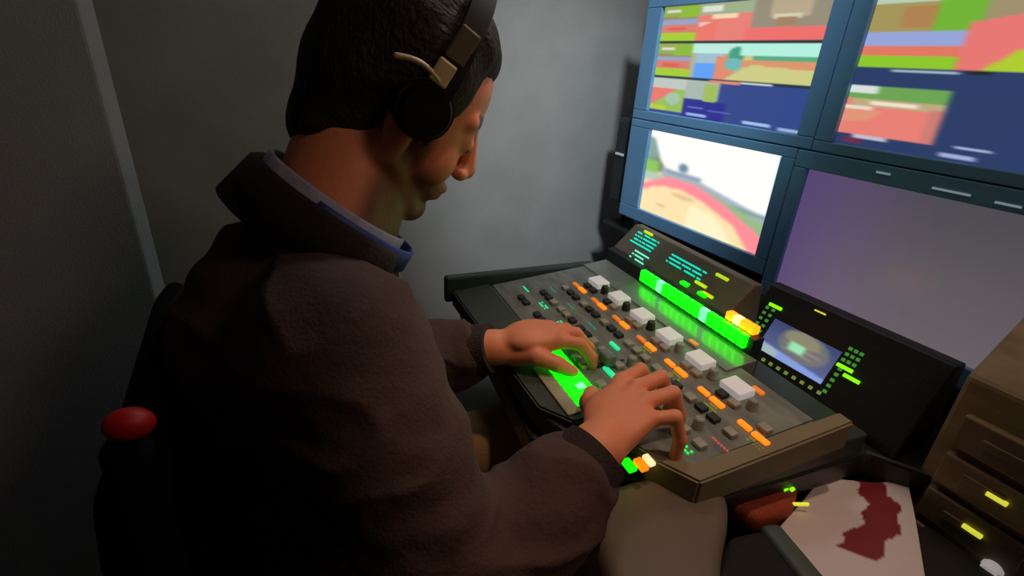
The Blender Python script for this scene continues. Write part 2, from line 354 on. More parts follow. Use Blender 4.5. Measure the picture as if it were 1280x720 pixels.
# ------------------------------------------------------------------ desk
M_desk = mat('black_worktop', (26, 33, 34), .4, noise_scale=15, bump=.04, coat=.1)
M_beige = mat('olive_beige_edge', (122, 112, 86), .6, noise_scale=12)
t = thing('control_desk', 'black worktop desk under the monitors with a boxed-in base', 'desk', (.64, .7, 0))
bm = B(); prism(bm, [(-.26, .265), (.62, .265), (.62, -.5), (.16, -.5), (.12, -.43), (-.16, -.4), (-.33, -.2)], .70, .745, .006, 2); obj('worktop', bm, M_desk, t)
bm = B(); box(bm, (.40, -.49, .35), (.44, .02, .70)); box(bm, (.40, .25, .35), (.44, .02, .7)); box(bm, (.19, -.12, .35), (.02, .75, .7)); obj('base_panel', bm, M_black, t)
bm = B(); box(bm, (.3, -.115, .784), (.02, .75, .078), bev=.003); obj('back_riser', bm, M_desk, t)
bm = B(); box(bm, (.46, .0, .815), (.32, 1.0, .01), bev=.003); obj('monitor_shelf', bm, M_desk, t)
bm = B(); box(bm, (-.14, .2, .35), (.04, .04, .7)); obj('leg', bm, M_black, t)

# ------------------------------------------------------------------ vision mixer (local x to the back, y to the far end)
CZ = math.radians(-5.05)
def sz(lx): return .79+.1*lx
cons = thing('vision_mixer', 'large vision mixing console with rows of lit buttons on the desk', 'mixing console', (.6, .55, .03), CZ)
# sz gives the height above the empty (empty at .03)
M_body = mat('console_charcoal', (46, 56, 54), .45, noise_scale=10, var=.1, bump=.05)
M_panel = mat('console_panel', (112, 118, 112), .5, noise_scale=60, var=.35, stretch=(1, .25, 1))
prof = [(-.285, .745), (-.29, .762), (-.27, .765), (.055, sz(.055)), (.072, .828), (.10, .832), (.16, .875), (.172, .868), (.172, .72), (-.27, .72)]
bm = B()
ys = [-.262, .352]
outl = [(.172, .352), (.172, -.262), (-.15, -.262), (-.24, -.15), (-.27, -.07), (-.27, .352)]
prism(bm, outl, .715, .752, .004)
obj('base', bm, M_body, cons)
bm = B()   # top deck follows the tilt
def deck(bm, pts, t, up=0):
    a = [bm.verts.new((x, y, sz(x)+up)) for x, y in pts]; b = [bm.verts.new((x, y, sz(x)+up-t)) for x, y in pts]; n = len(pts)
    fs = [bm.faces.new(a), bm.faces.new(b)]+[bm.faces.new((a[i], b[i], b[(i+1)%n], a[(i+1)%n])) for i in range(n)]
    bmesh.ops.bevel(bm, geom=list({e for f in fs for e in f.edges}), offset=.003, segments=2, affect='EDGES')
deck(bm, [(.06, .345), (.06, -.25), (-.15, -.25), (-.185, -.2), (-.20, -.1), (-.20, .345)], .03); obj('button_deck', bm, M_panel, cons)
bm = B(); deck(bm, [(-.2005, .352), (-.2005, -.12), (-.24, -.12), (-.272, -.07), (-.285, .352)], .035, .001); obj('palm_rest', bm, mat('palm_rest_green', (50, 62, 52), .65, bump=.05), cons)
bm = B(); deck(bm, [(.1, -.251), (.1, -.275), (-.155, -.275), (-.19, -.21), (-.17, -.2), (-.145, -.251)], .045, .002); obj('end_trim', bm, M_beige, cons)
bm = B(); box(bm, (-.12, .36, .765), (.36, .02, .06), bev=.006); obj('end_cheek', bm, M_body, cons)
# riser with glossy face and the meter bridge behind it
bm = B(); prism(bm, [(.028, .77), (.028, .796), (.09, .803), (.09, .77)], -.115, .345, .001, 2, 'y'); obj('gloss_plate', bm, mat('gloss_plate', (120, 124, 118), .22, coat=.5, bump=.02, bscale=80), cons)
bm = B(); prism(bm, [(.088, .77), (.088, .832), (.11, .834), (.11, .75)], -.102, .345, .002, 2, 'y'); obj('riser', bm, M_black, cons)
bm = B(); prism(bm, [(.105, .75), (.105, .834), (.155, .885), (.175, .885), (.19, .75)], -.02, .345, .003, 2, 'y'); obj('meter_bridge', bm, mat('bridge_brown', (84, 80, 66), .55, noise_scale=40, var=.15), cons)
def emis(n, c, s): return mat(n, c, .4, emit=s, var=.02)
G_ = emis('green_lit', (10, 255, 10), 1.5); GS = emis('green_strip_lit', (5, 255, 5), 3.8); ORS = emis('orange_strip_lit', (255, 120, 10), 3); G2 = emis('green_lit_pale', (120, 255, 170), 1.2); OR = emis('orange_lit', (255, 130, 15), 1.1); OR2 = emis('amber_lit', (225, 120, 40), .6)
TE = emis('teal_lit', (40, 225, 150), .8); CY = emis('cyan_lit', (20, 215, 190), .8); YG = emis('yellow_green_lit', (140, 255, 20), 1.0); YE = emis('yellow_lit', (215, 215, 60), .9)
OL = emis('olive_lit', (125, 130, 50), .6); RD = emis('red_lit', (200, 90, 90), .5); WH = emis('white_lit', (255, 225, 170), 1.0); LG = emis('lime_led', (190, 210, 20), .8)
M_key = mat('pale_keycap', (205, 198, 198), .45, var=.06, emit=.4)
M_grey = mat('grey_keycap', (158, 156, 146), .5, var=.15); M_dk = mat('dark_keycap', (34, 38, 36), .5)
slope = Matrix.Rotation(-math.atan(.1), 3, 'Y')
def key(name, lx, ly, sx, sy, h, m, parent=cons, up=0, label=None, bev=.0015):
    bm = B(); box(bm, (0, 0, 0), (sx, sy, h), bev=bev)
    o = obj(name, bm, m, parent, loc=(lx, ly, sz(lx)+h/2+up)); o.rotation_euler = (0, -math.atan(.1), 0)
    if label: o['label'] = label
    return o
def led_run(name, lx, ly, n, m, du=.0, dy=-.005, s=.0026, rows=1, z=None, label=None):
    bm = B()
    for r in range(rows):
        for i in range(n):
            if rows > 1 and random.random() < .2: continue
            x = lx+r*.006+du*i; y = ly+dy*i
            box(bm, (x, y, (sz(x) if z is None else z)+.001), (s, s*1.1, .002))
    o = obj(name, bm, m, cons)
    if label: o['label'] = label
    return o
for k in range(6):
    ly = .241-.0798*k
    key('source_key', .008, ly, .03, .04, .012, M_key, label='pale square key')
for k in range(7):
    ly = .241-.0798*k
    key('button', -.037, ly+.017, .008, .021, .005, OR2 if k < 4 else OR, label='orange lit button')
    key('button', -.037, ly-.0105, .009, .025, .005, OR, label='orange lit button')
    if k > 2: led_run('legend', -.052, ly-.004, 5, OL, rows=2, label='dim yellow-green legend')
    if k < 4: led_run('legend', .038, ly+.03, 3, OL, label='dim yellow-green legend')
key('button', .035, -.03, .008, .02, .005, OR2, label='orange lit button'); key('button', .035, -.172, .008, .02, .005, OR2, label='orange lit button')
for k in range(6):
    ly = .29-.083*k
    if k in (3, 4): key('button', -.137, ly, .009, .03, .005, TE, label='teal lit button'); key('button', -.09, ly-.022, .007, .026, .005, TE, label='teal lit button')
    elif k < 3:
        led_run('legend', -.14, ly+.012, 6, TE, rows=2 if k else 1, label='teal lit legend'); led_run('legend', -.09, ly-.015, 6, emis('teal_dim', (40, 150, 130), .5), label='teal lit legend')
led_run('legend', -.137, -.205, 6, emis('green_text', (20, 230, 90), 1), rows=2, label='green lit legend')
led_run('legend', -.09, -.222, 6, RD, rows=1, label='dim red legend')
# neutral keycaps and knobs filling the channel strips
cnt = 0
for k in range(7):
    ly = .262-.0798*k
    for (dx, n) in ((-.165, 2), (-.115, 3), (-.065, 3), (-.018, 2)):
        for i in range(n):
            y = ly-.024*i-.008
            if cnt > 90 or (dx < -.16 and k > 5): continue
            if y < -.225 or (dx == -.165 and y < -.17): continue
            key('keycap', dx, y-(.012 if dx == -.018 else 0), .013, .017, .007, M_grey if (k >= 3 and random.random() < .85) or random.random() < .3 else M_dk); cnt += 1
M_knob = mat('grey_knob', (150, 155, 155), .35)
for k in range(7):
    ly = .235-.0798*k
    if k == 6: continue
    for dx in (-.0, ) if k < 3 else (-.0, -.093):
        bm = B(); cyl(bm, (0, 0, 0), (0, 0, .014), .0085, .007, 20); cyl(bm, (0, 0, .014), (0, 0, .016), .007, .005, 20); box(bm, (.004, 0, .0165), (.006, .0012, .001))
        auto(obj('knob', bm, M_knob if k > 2 else M_dk, cons, loc=(dx, ly-.032, sz(dx))))
# fader lever (blue-grey) between the hands
bm = B(); box(bm, (-.12, -.02, sz(-.12)+.001), (.08, .006, .003)); obj('fader_slot', bm, M_black, cons)
bm = B(); box(bm, (-.13, -.02, sz(-.13)+.014), (.018, .03, .02), bev=.004); box(bm, (-.13, -.02, sz(-.13)+.004), (.005, .004, .012)); obj('fader_cap', bm, mat('blue_grey_cap', (110, 125, 130), .4), cons)
# green button bank under the left hand and the pale strip beside it
for i in range(9):
    ly = .052-.0175*i
    key('bank_button', -.202-.0*i, ly, .04, .015, .007, G_ , up=.002, label='bright green lit button')
key('bank_highlight', -.20, -.062, .013, .012, .002, G2, up=.0088, label='white-green lit symbol', bev=.0003)
key('pale_strip', -.233, -.045, .022, .125, .004, mat('cream_strip', (165, 155, 135), .6), up=.001, label='cream label strip')
key('button', -.19, -.222, .009, .018, .006, WH, label='white lit button'); key('button', -.203, -.224, .011, .02, .006, OR, label='orange lit button'); key('button', -.217, -.219, .012, .02, .006, G_, label='green lit button')
# green strip of lit buttons on the riser
for i in range(16):
    ly = .192-.0182*i
    if i < 16:
        bm = B(); box(bm, (0, 0, 0), (.012, .0165, .024), bev=.002)
        mm = G2 if i in (3, 10) else GS
        obj('crosspoint_button', bm, mm, cons, loc=(.086, ly, .823))
for i in range(4):
    bm = B(); box(bm, (0, 0, 0), (.014, .014, .014), bev=.001); obj('button', bm, (ORS, WH, ORS, ORS)[i], cons, loc=(.100, -.036-.016*i, .842))
    if i < 2: bm = B(); box(bm, (0, 0, 0), (.011, .02, .006), bev=.001); obj('button', bm, G_, cons, loc=(.112, .1-.05*i, .842))
# legends on the bridge face
def bridge_leds(name, t0, ly, n, rows, m, dy=-.0052, drift=0):
    bm = B()
    for r in range(rows):
        for i in range(n):
            if random.random() < .15: continue
            tt = t0+r*.12-drift*i; x = .105+.05*tt; z = .834+.051*tt
            box(bm, (x-.001, ly+dy*i, z+.001), (.0028, .0034, .0045), rot=Matrix.Rotation(R(-45), 3, 'Y'))
    return obj(name, bm, m, cons)
bridge_leds('meter_legend', .45, .312, 15, 4, CY); bridge_leds('meter_legend', .45, .18, 20, 3, CY)
bridge_leds('meter_legend', .0, .275, 10, 3, emis('cyan_pale', (120, 230, 200), .8))
for (tt, ly, ww) in ((.93, .285, .03), (.8, .045, .03), (.35, .07, .03), (.2, .04, .026)):
    bm = B(); box(bm, (0, 0, 0), (.004, ww, .005)); o = obj('indicator', bm, LG, cons, loc=(.105+.05*tt-.001, ly, .834+.051*tt+.001)); o['label'] = 'yellow-green indicator'

# ------------------------------------------------------------------ panel with the small screen
pan = thing('screen_control_panel', 'small raked black panel with a glowing picture ringed by green keys, below the purple monitor', 'control panel', (.79, .42, .745))
bm = B(); prism(bm, [(-.012, 0), (-.012, .012), (.062, .145), (.085, .145), (.085, 0)], -.175, .135, .004, 2, 'y')
obj('body', bm, M_black, pan)
def on(z): return -.0105+.556*(z-.015)
ptilt = math.atan(.556)
imp = paint(90, 54, (70, 82, 120),
    [('g', 0, 0, 1, 1, (60, 72, 112), (96, 106, 155)), ('e', .56, .40, .36, .42, (108, 114, 120)), ('e', .5, .22, .26, .2, (140, 138, 112)), ('r', .3, .28, .8, .32, (150, 140, 105)), ('r', .3, .45, .82, .48, (165, 150, 115)), ('r', .3, .6, .75, .63, (150, 145, 120)),
     ('r', .38, .36, .6, .6, (150, 235, 185)), ('p', [(0, .72), (.3, .76), (1, .86), (1, 1), (0, 1)], (135, 160, 225)), ('p', [(0, .74), (.3, .78), (.3, 1), (0, 1)], (165, 185, 195))], 1, 2)
zt, zb = .097, .042
screen_mesh('screen', (on(zt)-.002, .088, zt), (0, -.127, 0), (on(zb)-on(zt), 0, zb-zt), imp, pan, .95)
def pkey(y, z, sy, sz_, m, name='key', h=.004):
    bm = B(); box(bm, (0, 0, 0), (h, sy, sz_), bev=.0006); o = obj(name, bm, m, pan, loc=(on(z)-h/2+.001, y, z)); o.rotation_euler = (0, ptilt, 0); return o
DG = emis('dim_green_key', (70, 150, 60), .6); DY = emis('dim_yellow_key', (120, 150, 70), .6)
for i in range(8):
    for j in range(2): pkey(.1+.013*j, .038+.0098*i, .0055, .0055, DG)
for i in range(9): pkey(.08-.0155*i, .03, .006, .006, DY)
for i in range(5): pkey(-.05, .036+.0095*i, .006, .0055, DG)
for i in range(3):
    for j in range(3): pkey(-.046-.009*j, .088+.009*i, .0055, .0055, DG)
for (y, z) in ((.1, .114), (-.055, .079), (-.072, .07), (.066, .02)): pkey(y, z, .025, .006, YG, 'lit_bar', .006)
pkey(.07, .009, .02, .005, emis('green_dim', (50, 140, 20), .6), 'lit_bar', .005)
pkey(.027, .135, .02, .0025, YE, 'indicator', .004)
t = tag(obj('status_light', (lambda b: (box(b, (0, 0, 0), (.006, .02, .005), bev=.001), b)[1])(B()), emis('led_teal', (20, 220, 130), 1), loc=(.665, .315, .748)), 'pair of small teal lights on black worktop right of the mixer', 'light')

# ------------------------------------------------------------------ padded rest at the near corner
M_pad = mat('taupe_pad', (98, 88, 78), .6, noise_scale=8, var=.06, bump=.05)
bm = B(); prism(bm, [(.265, .25), (.29, .325), (.34, .362), (.43, .35), (.475, .32), (.485, .295), (.455, .262), (.40, .225), (.35, .18), (.27, .13)], .69, .772, .02, 5)
o = obj('desk_pad', bm, M_pad); auto(o, 60); tag(o, 'rounded grey-brown padded rest at the near corner of the mixer', 'armrest')

# ------------------------------------------------------------------ low shelf on the near side, paper, bag, orange pouch
t = thing('side_table', 'low dark shelf beside the desk under the paper and bag', 'shelf', (.6, .1, 0))
bm = B(); prism(bm, [(-.28, -.4), (.18, -.4), (.18, .08), (.11, .08), (.09, .16), (-.12, .16), (-.28, .0)], .66, .685, .004); obj('top', bm, mat('side_black', (20, 18, 18), .6), t)
for (x, y) in ((-.24, -.36), (.14, -.36), (.12, .04), (-.24, -.04)):
    bm = B(); box(bm, (x, y, .33), (.03, .03, .66), bev=.003); obj('leg', bm, M_black, t)
def sheet(name, pts, z, m, parent=None, curl=.004):
    bm = B(); n = 48; A, Bp, Cc, D = [Vector((*p, 0)) for p in pts]; g = []
    for j in range(n+1):
        row = []
        for i in range(n+1):
            u, v = i/n, j/n; p = A.lerp(Bp, u).lerp(D.lerp(Cc, u), v); p.z = z+curl*(math.sin(u*5+1)*math.cos(v*4)+1)+.02*max(0, v-.6)*u
            row.append(bm.verts.new(p))
        g.append(row)
    for j in range(n):
        for i in range(n): bm.faces.new((g[j][i], g[j][i+1], g[j+1][i+1], g[j+1][i]))
    return bm
sm = vcol_mat('printed_paper', 0, .6)
bm = sheet('paper', [(.50, .24), (.70, .29), (.80, .225), (.60, .09)], .70, sm)
paper = obj('paper_sheet', bm, sm, smooth=True)
mdf = paper.modifiers.new('thickness', 'SOLIDIFY'); mdf.thickness = .0012; mdf.offset = -1
sub = paper.modifiers.new('s', 'SUBSURF'); sub.levels = 1; sub.render_levels = 1; sub.subdivision_type = 'SIMPLE'
tag(paper, 'off-white paper sheet with dark red print on its right, on the low shelf', 'paper')
at = paper.data.color_attributes.new('paint', 'FLOAT_COLOR', 'POINT')
n = 48
for j in range(n+1):
    for i in range(n+1):
        u, v = i/n, j/n; c = (205, 196, 200)
        d = abs((v-.62)+.1*math.sin(u*7)+.03*math.sin(u*31)); 
        if d < .15 and u > .3: c = (120, 28, 34)
        at.data[j*(n+1)+i].color = (*lin(c), 1)
bm = B(); prism(bm, [(.49, .285), (.53, .31), (.60, .30), (.64, .282), (.60, .265), (.52, .262)], .685, .715, .008, 3)
t = thing('pouch', 'orange-brown pouch with small green lights, in the gap under the mixer corner', 'pouch', (.56, .285, .685)); 
bm.free(); bm = B(); prism(bm, [(-.03, -.015), (-.05, .02), (0, .035), (.06, .03), (.075, 0), (.03, -.025)], 0, .035, .01, 3); auto(obj('body', bm, mat('rust_cloth', (150, 62, 36), .8, bump=.2), t), 60)
bm = B()
for i in range(6): box(bm, (.01+.009*i, .018-.004*i, .036), (.007, .004, .004))
obj('green_light', bm, YG, t)
bm = B(); box(bm, (.045, -.02, .03), (.03, .003, .004), rot=Matrix.Rotation(R(-25), 3, 'Z')); obj('yellow_light', bm, YE, t)
tb = thing('shoulder_bag', 'black bag with grey-green trimmed flap at bottom edge of photo', 'bag', (.45, .13, .685), R(0))
bm = B(); prism(bm, [(-.065, .09), (.0, .125), (.048, .115), (.03, .05), (.01, -.08), (-.09, -.08), (-.10, .05)], 0, .06, .012, 4); auto(obj('body', bm, mat('black_nylon', (10, 10, 11), .85, bump=.2), tb), 60)
bm = B(); prism(bm, [(.05, .122), (.077, .113), (.06, .04), (.05, -.08), (.012, -.08), (.032, .05)], .0, .058, .008, 3); auto(obj('trim', bm, mat('grey_green_trim', (66, 78, 74), .6), tb), 60)

# ------------------------------------------------------------------ equipment rack right of the desk
M_rack = mat('bronze_brown_panel', (160, 138, 102), .5, noise_scale=14, var=.35, stretch=(1, .35, 2.2), bump=.1, bscale=60)
tr = thing('equipment_rack', 'brown equipment rack with sloping top and yellow lights, right of the desk', 'equipment rack', (.8, .05, 0))
bm = B(); prism(bm, [(0, 0), (0, .905), (.12, 1.0), (.14, 1.0), (.14, 0)], -.62, .17, .006, 2, 'y'); obj('cabinet', bm, M_rack, tr)
zz = [.40+.062*i for i in range(8)]
for i, z in enumerate(zz):
    bm = B(); box(bm, (-.006, -.22, z), (.014, .74, .05), bev=.003)
    for q in range(7): box(bm, (-.014, .1-.085*q, z), (.004, .045, .012 if (q+i) % 2 else .02), bev=.001)
    u_ = obj('rack_unit', bm, mat('rack_dark', (128, 110, 82), .5, noise_scale=20, var=.3) if i % 2 else M_rack, tr)
    if i in (4, 5, 6):
        y = {4: .095, 5: .088, 6: .084}[i]
        bm = B(); box(bm, (-.016, y, z+.004), (.005, .022, .006), bev=.001); obj('light', bm, YE, u_)
bm = B(); cyl(bm, (-.012, .055, .68), (-.03, .055, .68), .012, .01); auto(obj('knob', bm, M_key, tr))
bm = B(); cyl(bm, (-.012, .055, .64), (-.03, .055, .64), .012, .01); auto(obj('knob', bm, M_key, tr))
bm = B(); cyl(bm, (-.012, .125, .615), (-.026, .125, .615), .011, .009); auto(obj('knob', bm, mat('purple_knob', (60, 40, 90), .4), tr))

# ------------------------------------------------------------------ chair
M_ch = mat('black_upholstery', (9, 8, 9), .95, bump=.15, spec=.15)
ch = thing('office_chair', 'black high-backed office chair the man sits on, with a red side piece', 'chair', (.0, .6, 0))
bm = B(); box(bm, (0, 0, .42), (.46, .5, .09), bev=.035, seg=4); auto(obj('seat', bm, M_ch, ch), 60)
bm = B(); prism(bm, [(-.10, .50), (-.15, .50), (-.168, .82), (-.155, .91), (-.12, .95), (-.10, .92), (-.12, .82)], -.2, .2, .018, 4, 'y'); auto(obj('backrest', bm, M_ch, ch), 60)
bm = B(); box(bm, (-.17, 0, .45), (.16, .08, .04), bev=.01); obj('back_bracket', bm, M_black, ch)
bm = B(); cyl(bm, (0, 0, .09), (0, 0, .38), .03); auto(obj('gas_column', bm, mat('dark_steel', (60, 60, 62), .3, 1), ch))
for i in range(5):
    a = i*2*math.pi/5+.3; bm = B(); cap(bm, (0, 0, .1), (.27*math.cos(a), .27*math.sin(a), .075), .025, .016); l = obj('leg', bm, M_black, ch, True)
    bm = B(); cyl(bm, (.27*math.cos(a)-.02, .27*math.sin(a), .028), (.27*math.cos(a)+.02, .27*math.sin(a), .028), .028); obj('caster', bm, M_black, l)
bm = B(); ell(bm, (-.110, -.205, .985), (.017, .012, .013), (0, 10, 0))
rb = obj('side_piece', bm, mat('red_plastic', (170, 14, 18), .5), ch, True); rb['label'] = 'red side piece'
bm = B(); cap(bm, (-.118, -.2, .955), (-.12, -.21, .6), .018, .018); cap(bm, (-.12, -.21, .6), (.0, -.21, .44), .018, .018); obj('arm_support', bm, M_ch, ch, True)

# ------------------------------------------------------------------ person
person = thing('person', 'man in a dark jacket and headphones leaning over the mixer', 'person', (-.12, .6, .0))
PO = Vector((-.12, .6, 0))
def pw(o): o.matrix_parent_inverse = Matrix.Translation(-PO); return o
HC = Vector((.170, .622, 1.195))
HR = (Matrix.Rotation(R(-3), 3, 'Z') @ Matrix.Rotation(R(33), 3, 'Y') @ Matrix.Rotation(R(6), 3, 'X'))
def H(x, y, z): return HC+HR @ Vector((x, y, z))
def hell(bm, c, r, rot=(0, 0, 0)):
    if isinstance(bm, Vol): return vell(bm, H(*c), r, HR @ Euler([R(a) for a in rot]).to_matrix())
    mt = Matrix.Translation(H(*c)) @ (HR @ Euler([R(a) for a in rot]).to_matrix()).to_4x4() @ Matrix.Diagonal((*r, 1))
    bmesh.ops.create_icosphere(bm, subdivisions=4, radius=1, matrix=mt)
def hcap(bm, a, b, ra, rb): cap(bm, H(*a), H(*b), ra, rb)
def head(bm):
    hell(bm, (-.012, 0, .045), (.098, .078, .082)); hell(bm, (.022, 0, .005), (.068, .07, .09))
    hell(bm, (.032, 0, -.035), (.055, .058, .075))
    for s in (-1, 1):
        hcap(bm, (-.005, s*.055, -.045), (.06, s*.018, -.098), .024, .02); hell(bm, (.05, s*.036, -.03), (.032, .03, .036))
        hcap(bm, (.076, s*.012, .032), (.062, s*.048, .03), .014, .012); hell(bm, (.07, s*.032, .006), (.019, .018, .014))
        hell(bm, (.1, s*.014, -.03), (.012, .009, .009))
        hell(bm, (-.006, s*.078, -.002), (.02, .009, .034), (0, 14, s*18)); hell(bm, (-.002, s*.078, -.03), (.011, .008, .013))
    hcap(bm, (.085, 0, .028), (.11, 0, -.022), .009, .013); hell(bm, (.07, 0, -.1), (.024, .025, .022))
    hell(bm, (.088, 0, -.058), (.014, .025, .008)); hell(bm, (.085, 0, -.07), (.014, .023, .009)); hell(bm, (.07, 0, -.062), (.024, .034, .026))
    cap(bm, H(-.035, 0, -.04), (.065, .60, 1.05), .058, .07); cap(bm, H(0, 0, -.05), (.08, .605, 1.02), .05, .06)
SR = Vector((.05, .435, .995)); ER = Vector((.13, .312, .75)); WR = Vector((.315, .352, .845))
SL = Vector((.065, .775, .995)); EL = Vector((.13, .79, .735)); WL = Vector((.314, .638, .820))
def st(x): return .79+.03+.1*(x-.6)  # console surface in world
def finger(bm, pts, r0, r1):
    n = len(pts)-1
    for i in range(n):
        if isinstance(bm, Vol): vcap(bm, pts[i], pts[i+1], r0+(r1-r0)*i/n, r0+(r1-r0)*(i+1)/n, k=.003); continue
        ra = r0+(r1-r0)*i/n; rb_ = r0+(r1-r0)*(i+1)/n; cap(bm, pts[i], pts[i+1], ra, rb_)
def hands(bm):
    # right hand: palm down, fingers spread and curled on the keys
    kn = [Vector((.398, .425, .868)), Vector((.404, .402, .872)), Vector((.400, .378, .869)), Vector((.388, .357, .861))]
    tip = [Vector((.468, .437, .808)), Vector((.475, .402, .806)), Vector((.458, .368, .804)), Vector((.425, .336, .802))]
    Wv = WR+Vector((.012, .012, .0))
    cap(bm, WR-Vector((.04, .0, .006)), Wv, .029, .027)
    for i, k in enumerate(kn):
        cap(bm, Wv.lerp(kn[1], .1)+(k-kn[1])*.4, k, .018, .0125)
        t = tip[i]; d = (t-k); h = Vector((d.x, d.y, 0)).normalized(); L = (.046, .05, .047, .038)[i]
        p1 = k+h*L*.82+Vector((0, 0, .006)); p2 = t.lerp(p1, .42)+h*.006+Vector((0, 0, .004))
        finger(bm, [k, p1, p2, t], .0108 if i < 3 else .0095, .0078)
    ell(bm, (.362, .39, .856), (.045, .036, .018), (0, -8, 25))
    finger(bm, [Wv+Vector((.012, .012, -.006)), Vector((.355, .428, .845)), Vector((.378, .456, .832)), Vector((.398, .468, .818))], .018, .0095)
    # left hand: resting flat over the green bank
    kn = [Vector((0.402, 0.578, 0.847)), Vector((0.408, 0.600, 0.851)), Vector((0.404, 0.622, 0.847)), Vector((0.394, 0.642, 0.840))]
    tip = [Vector((0.445, 0.547, 0.809)), Vector((0.462, 0.572, 0.806)), Vector((0.462, 0.598, 0.804)), Vector((0.445, 0.627, 0.802))]
    Wv = WL+Vector((.012, -.006, .002))
    cap(bm, WL-Vector((.03, -.02, .004)), Wv, .029, .028)
    for i, k in enumerate(kn):
        cap(bm, Wv+(k-kn[1])*.4, k, .019, .0135); t = tip[i]; d = (t-k); h = Vector((d.x, d.y, 0)).normalized()
        p1 = k+h*.03+Vector((0, 0, -.002)); p2 = t.lerp(p1, .4)+h*.006
        finger(bm, [k, p1, p2, t], .0115 if i < 3 else .01, .0085)
    ell(bm, (.366, .617, .844), (.046, .04, .02), (0, -6, -20))
    finger(bm, [Wv+Vector((.01, -.02, -.006)), Vector((.358, .579, .829)), Vector((.385, .555, .820)), Vector((.402, .540, .811))], .018, .01)
bm = Vol(.007); head(bm); hands(bm)
ell(bm, (.01, .6, .90), (.11, .16, .16)); ell(bm, (-.02, .6, .72), (.12, .14, .16)); ell(bm, (-.1, .6, .57), (.13, .16, .09))
cap(bm, (.05, .48, 1.0), (.05, .73, 1.0), .05, .05)
for s_, e_, w_ in ((SR, ER, WR), (SL, EL, WL)): cap(bm, s_, e_, .048, .04); cap(bm, e_, w_, .04, .028)
hipR, kR, aR = Vector((-.08, .50, .55)), Vector((.36, .42, .56)), Vector((.38, .42, .1)); hipL, kL, aL = Vector((-.08, .70, .55)), Vector((.37, .68, .58)), Vector((.42, .68, .1))
for a, b, c in ((hipR, kR, aR), (hipL, kL, aL)): cap(bm, a, b, .065, .05); cap(bm, b, c, .048, .035)
def inhead(co): return HR.transposed() @ (co-HC)
M_skin = bpy.data.materials.new('skin'); M_skin.use_nodes = True
nt = M_skin.node_tree; b = nt.nodes['Principled BSDF']; a = nt.nodes.new('ShaderNodeAttribute'); a.attribute_name = 'paint'
nz = nt.nodes.new('ShaderNodeTexNoise'); nz.inputs['Scale'].default_value = 220; bp = nt.nodes.new('ShaderNodeBump'); bp.inputs['Strength'].default_value = .15; bp.inputs['Distance'].default_value = .002
nt.links.new(a.outputs['Color'], b.inputs['Base Color']); nt.links.new(nz.outputs['Fac'], bp.inputs['Height']); nt.links.new(bp.outputs[0], b.inputs['Normal'])
b.inputs['Roughness'].default_value = .5; b.inputs['Subsurface Weight'].default_value = .08; b.inputs['Subsurface Radius'].default_value = (.01, .004, .002)
body = pw(remesh(bm, .0032, 'body', M_skin, person, sm=5))
skin = np.array(lin((226, 142, 104))); beard = np.array(lin((92, 58, 42))); lipc = np.array(lin((170, 86, 78)))
at = body.data.color_attributes.new('paint', 'FLOAT_COLOR', 'POINT')
cols = []
def ss(a, b, x): t = min(1, max(0, (x-a)/(b-a))); return t*t*(3-2*t)
for v in body.data.vertices:
    l = inhead(v.co); c = skin.copy()
    if l.length < .17 and v.co.z > 1.0:
        k = ss(-.035, -.06, l.z)*ss(-.02, .01, l.x)
        if l.x < .04: k = max(k, ss(.02, -.02, l.z)*ss(.0, .015, l.x)*ss(.045, .03, l.x)*ss(.045, .06, abs(l.y)))
        k *= 1-.9*(ss(.03, .02, abs(l.y))*ss(-.078, -.072, l.z)*ss(-.05, -.056, l.z))*(1 if l.x > .06 else 0)
        c = c*(1-.88*k)+beard*.88*k
        if l.x > .075 and -.078 < l.z < -.05 and abs(l.y) < .025: c = lipc
        if l.x > .055 and .03 < l.z < .045 and .012 < abs(l.y) < .05: c = beard*.7
        if l.x > .07 and -.002 < l.z < .003 and .02 < abs(l.y) < .046: c = beard*.5
    cols.append((*c, 1))
at.data.foreach_set('color', np.array(cols).reshape(-1))
# hair
def hair_disp(co):
    l = inhead(co); s = Vector((l.x*16, l.y*50, l.z*16)); return .003*noise.noise(s)+.0015*noise.noise(Vector((l.x*40, l.y*160, l.z*40)))
bm = Vol(.012)
hell(bm, (-.028, 0, .064), (.098, .086, .084)); hell(bm, (-.055, 0, .015), (.068, .08, .085)); hell(bm, (.022, 0, .106), (.052, .062, .03), (0, 26, 0))
hell(bm, (-.07, 0, -.055), (.036, .058, .05)); hell(bm, (-.048, 0, -.035), (.04, .068, .042))
for s in (-1, 1):
    hell(bm, (-.01, s*.062, .045), (.055, .024, .05)); hcap(bm, (.022, s*.062, .03), (.026, s*.064, -.015), .011, .007)
M_hair = mat('dark_brown_hair', (26, 16, 13), .7, noise_scale=40, var=.4, stretch=(1, 4, 1), bump=.5, bscale=120)
pw(remesh(bm, .0035, 'hair', M_hair, person, sm=3, disp=hair_disp))
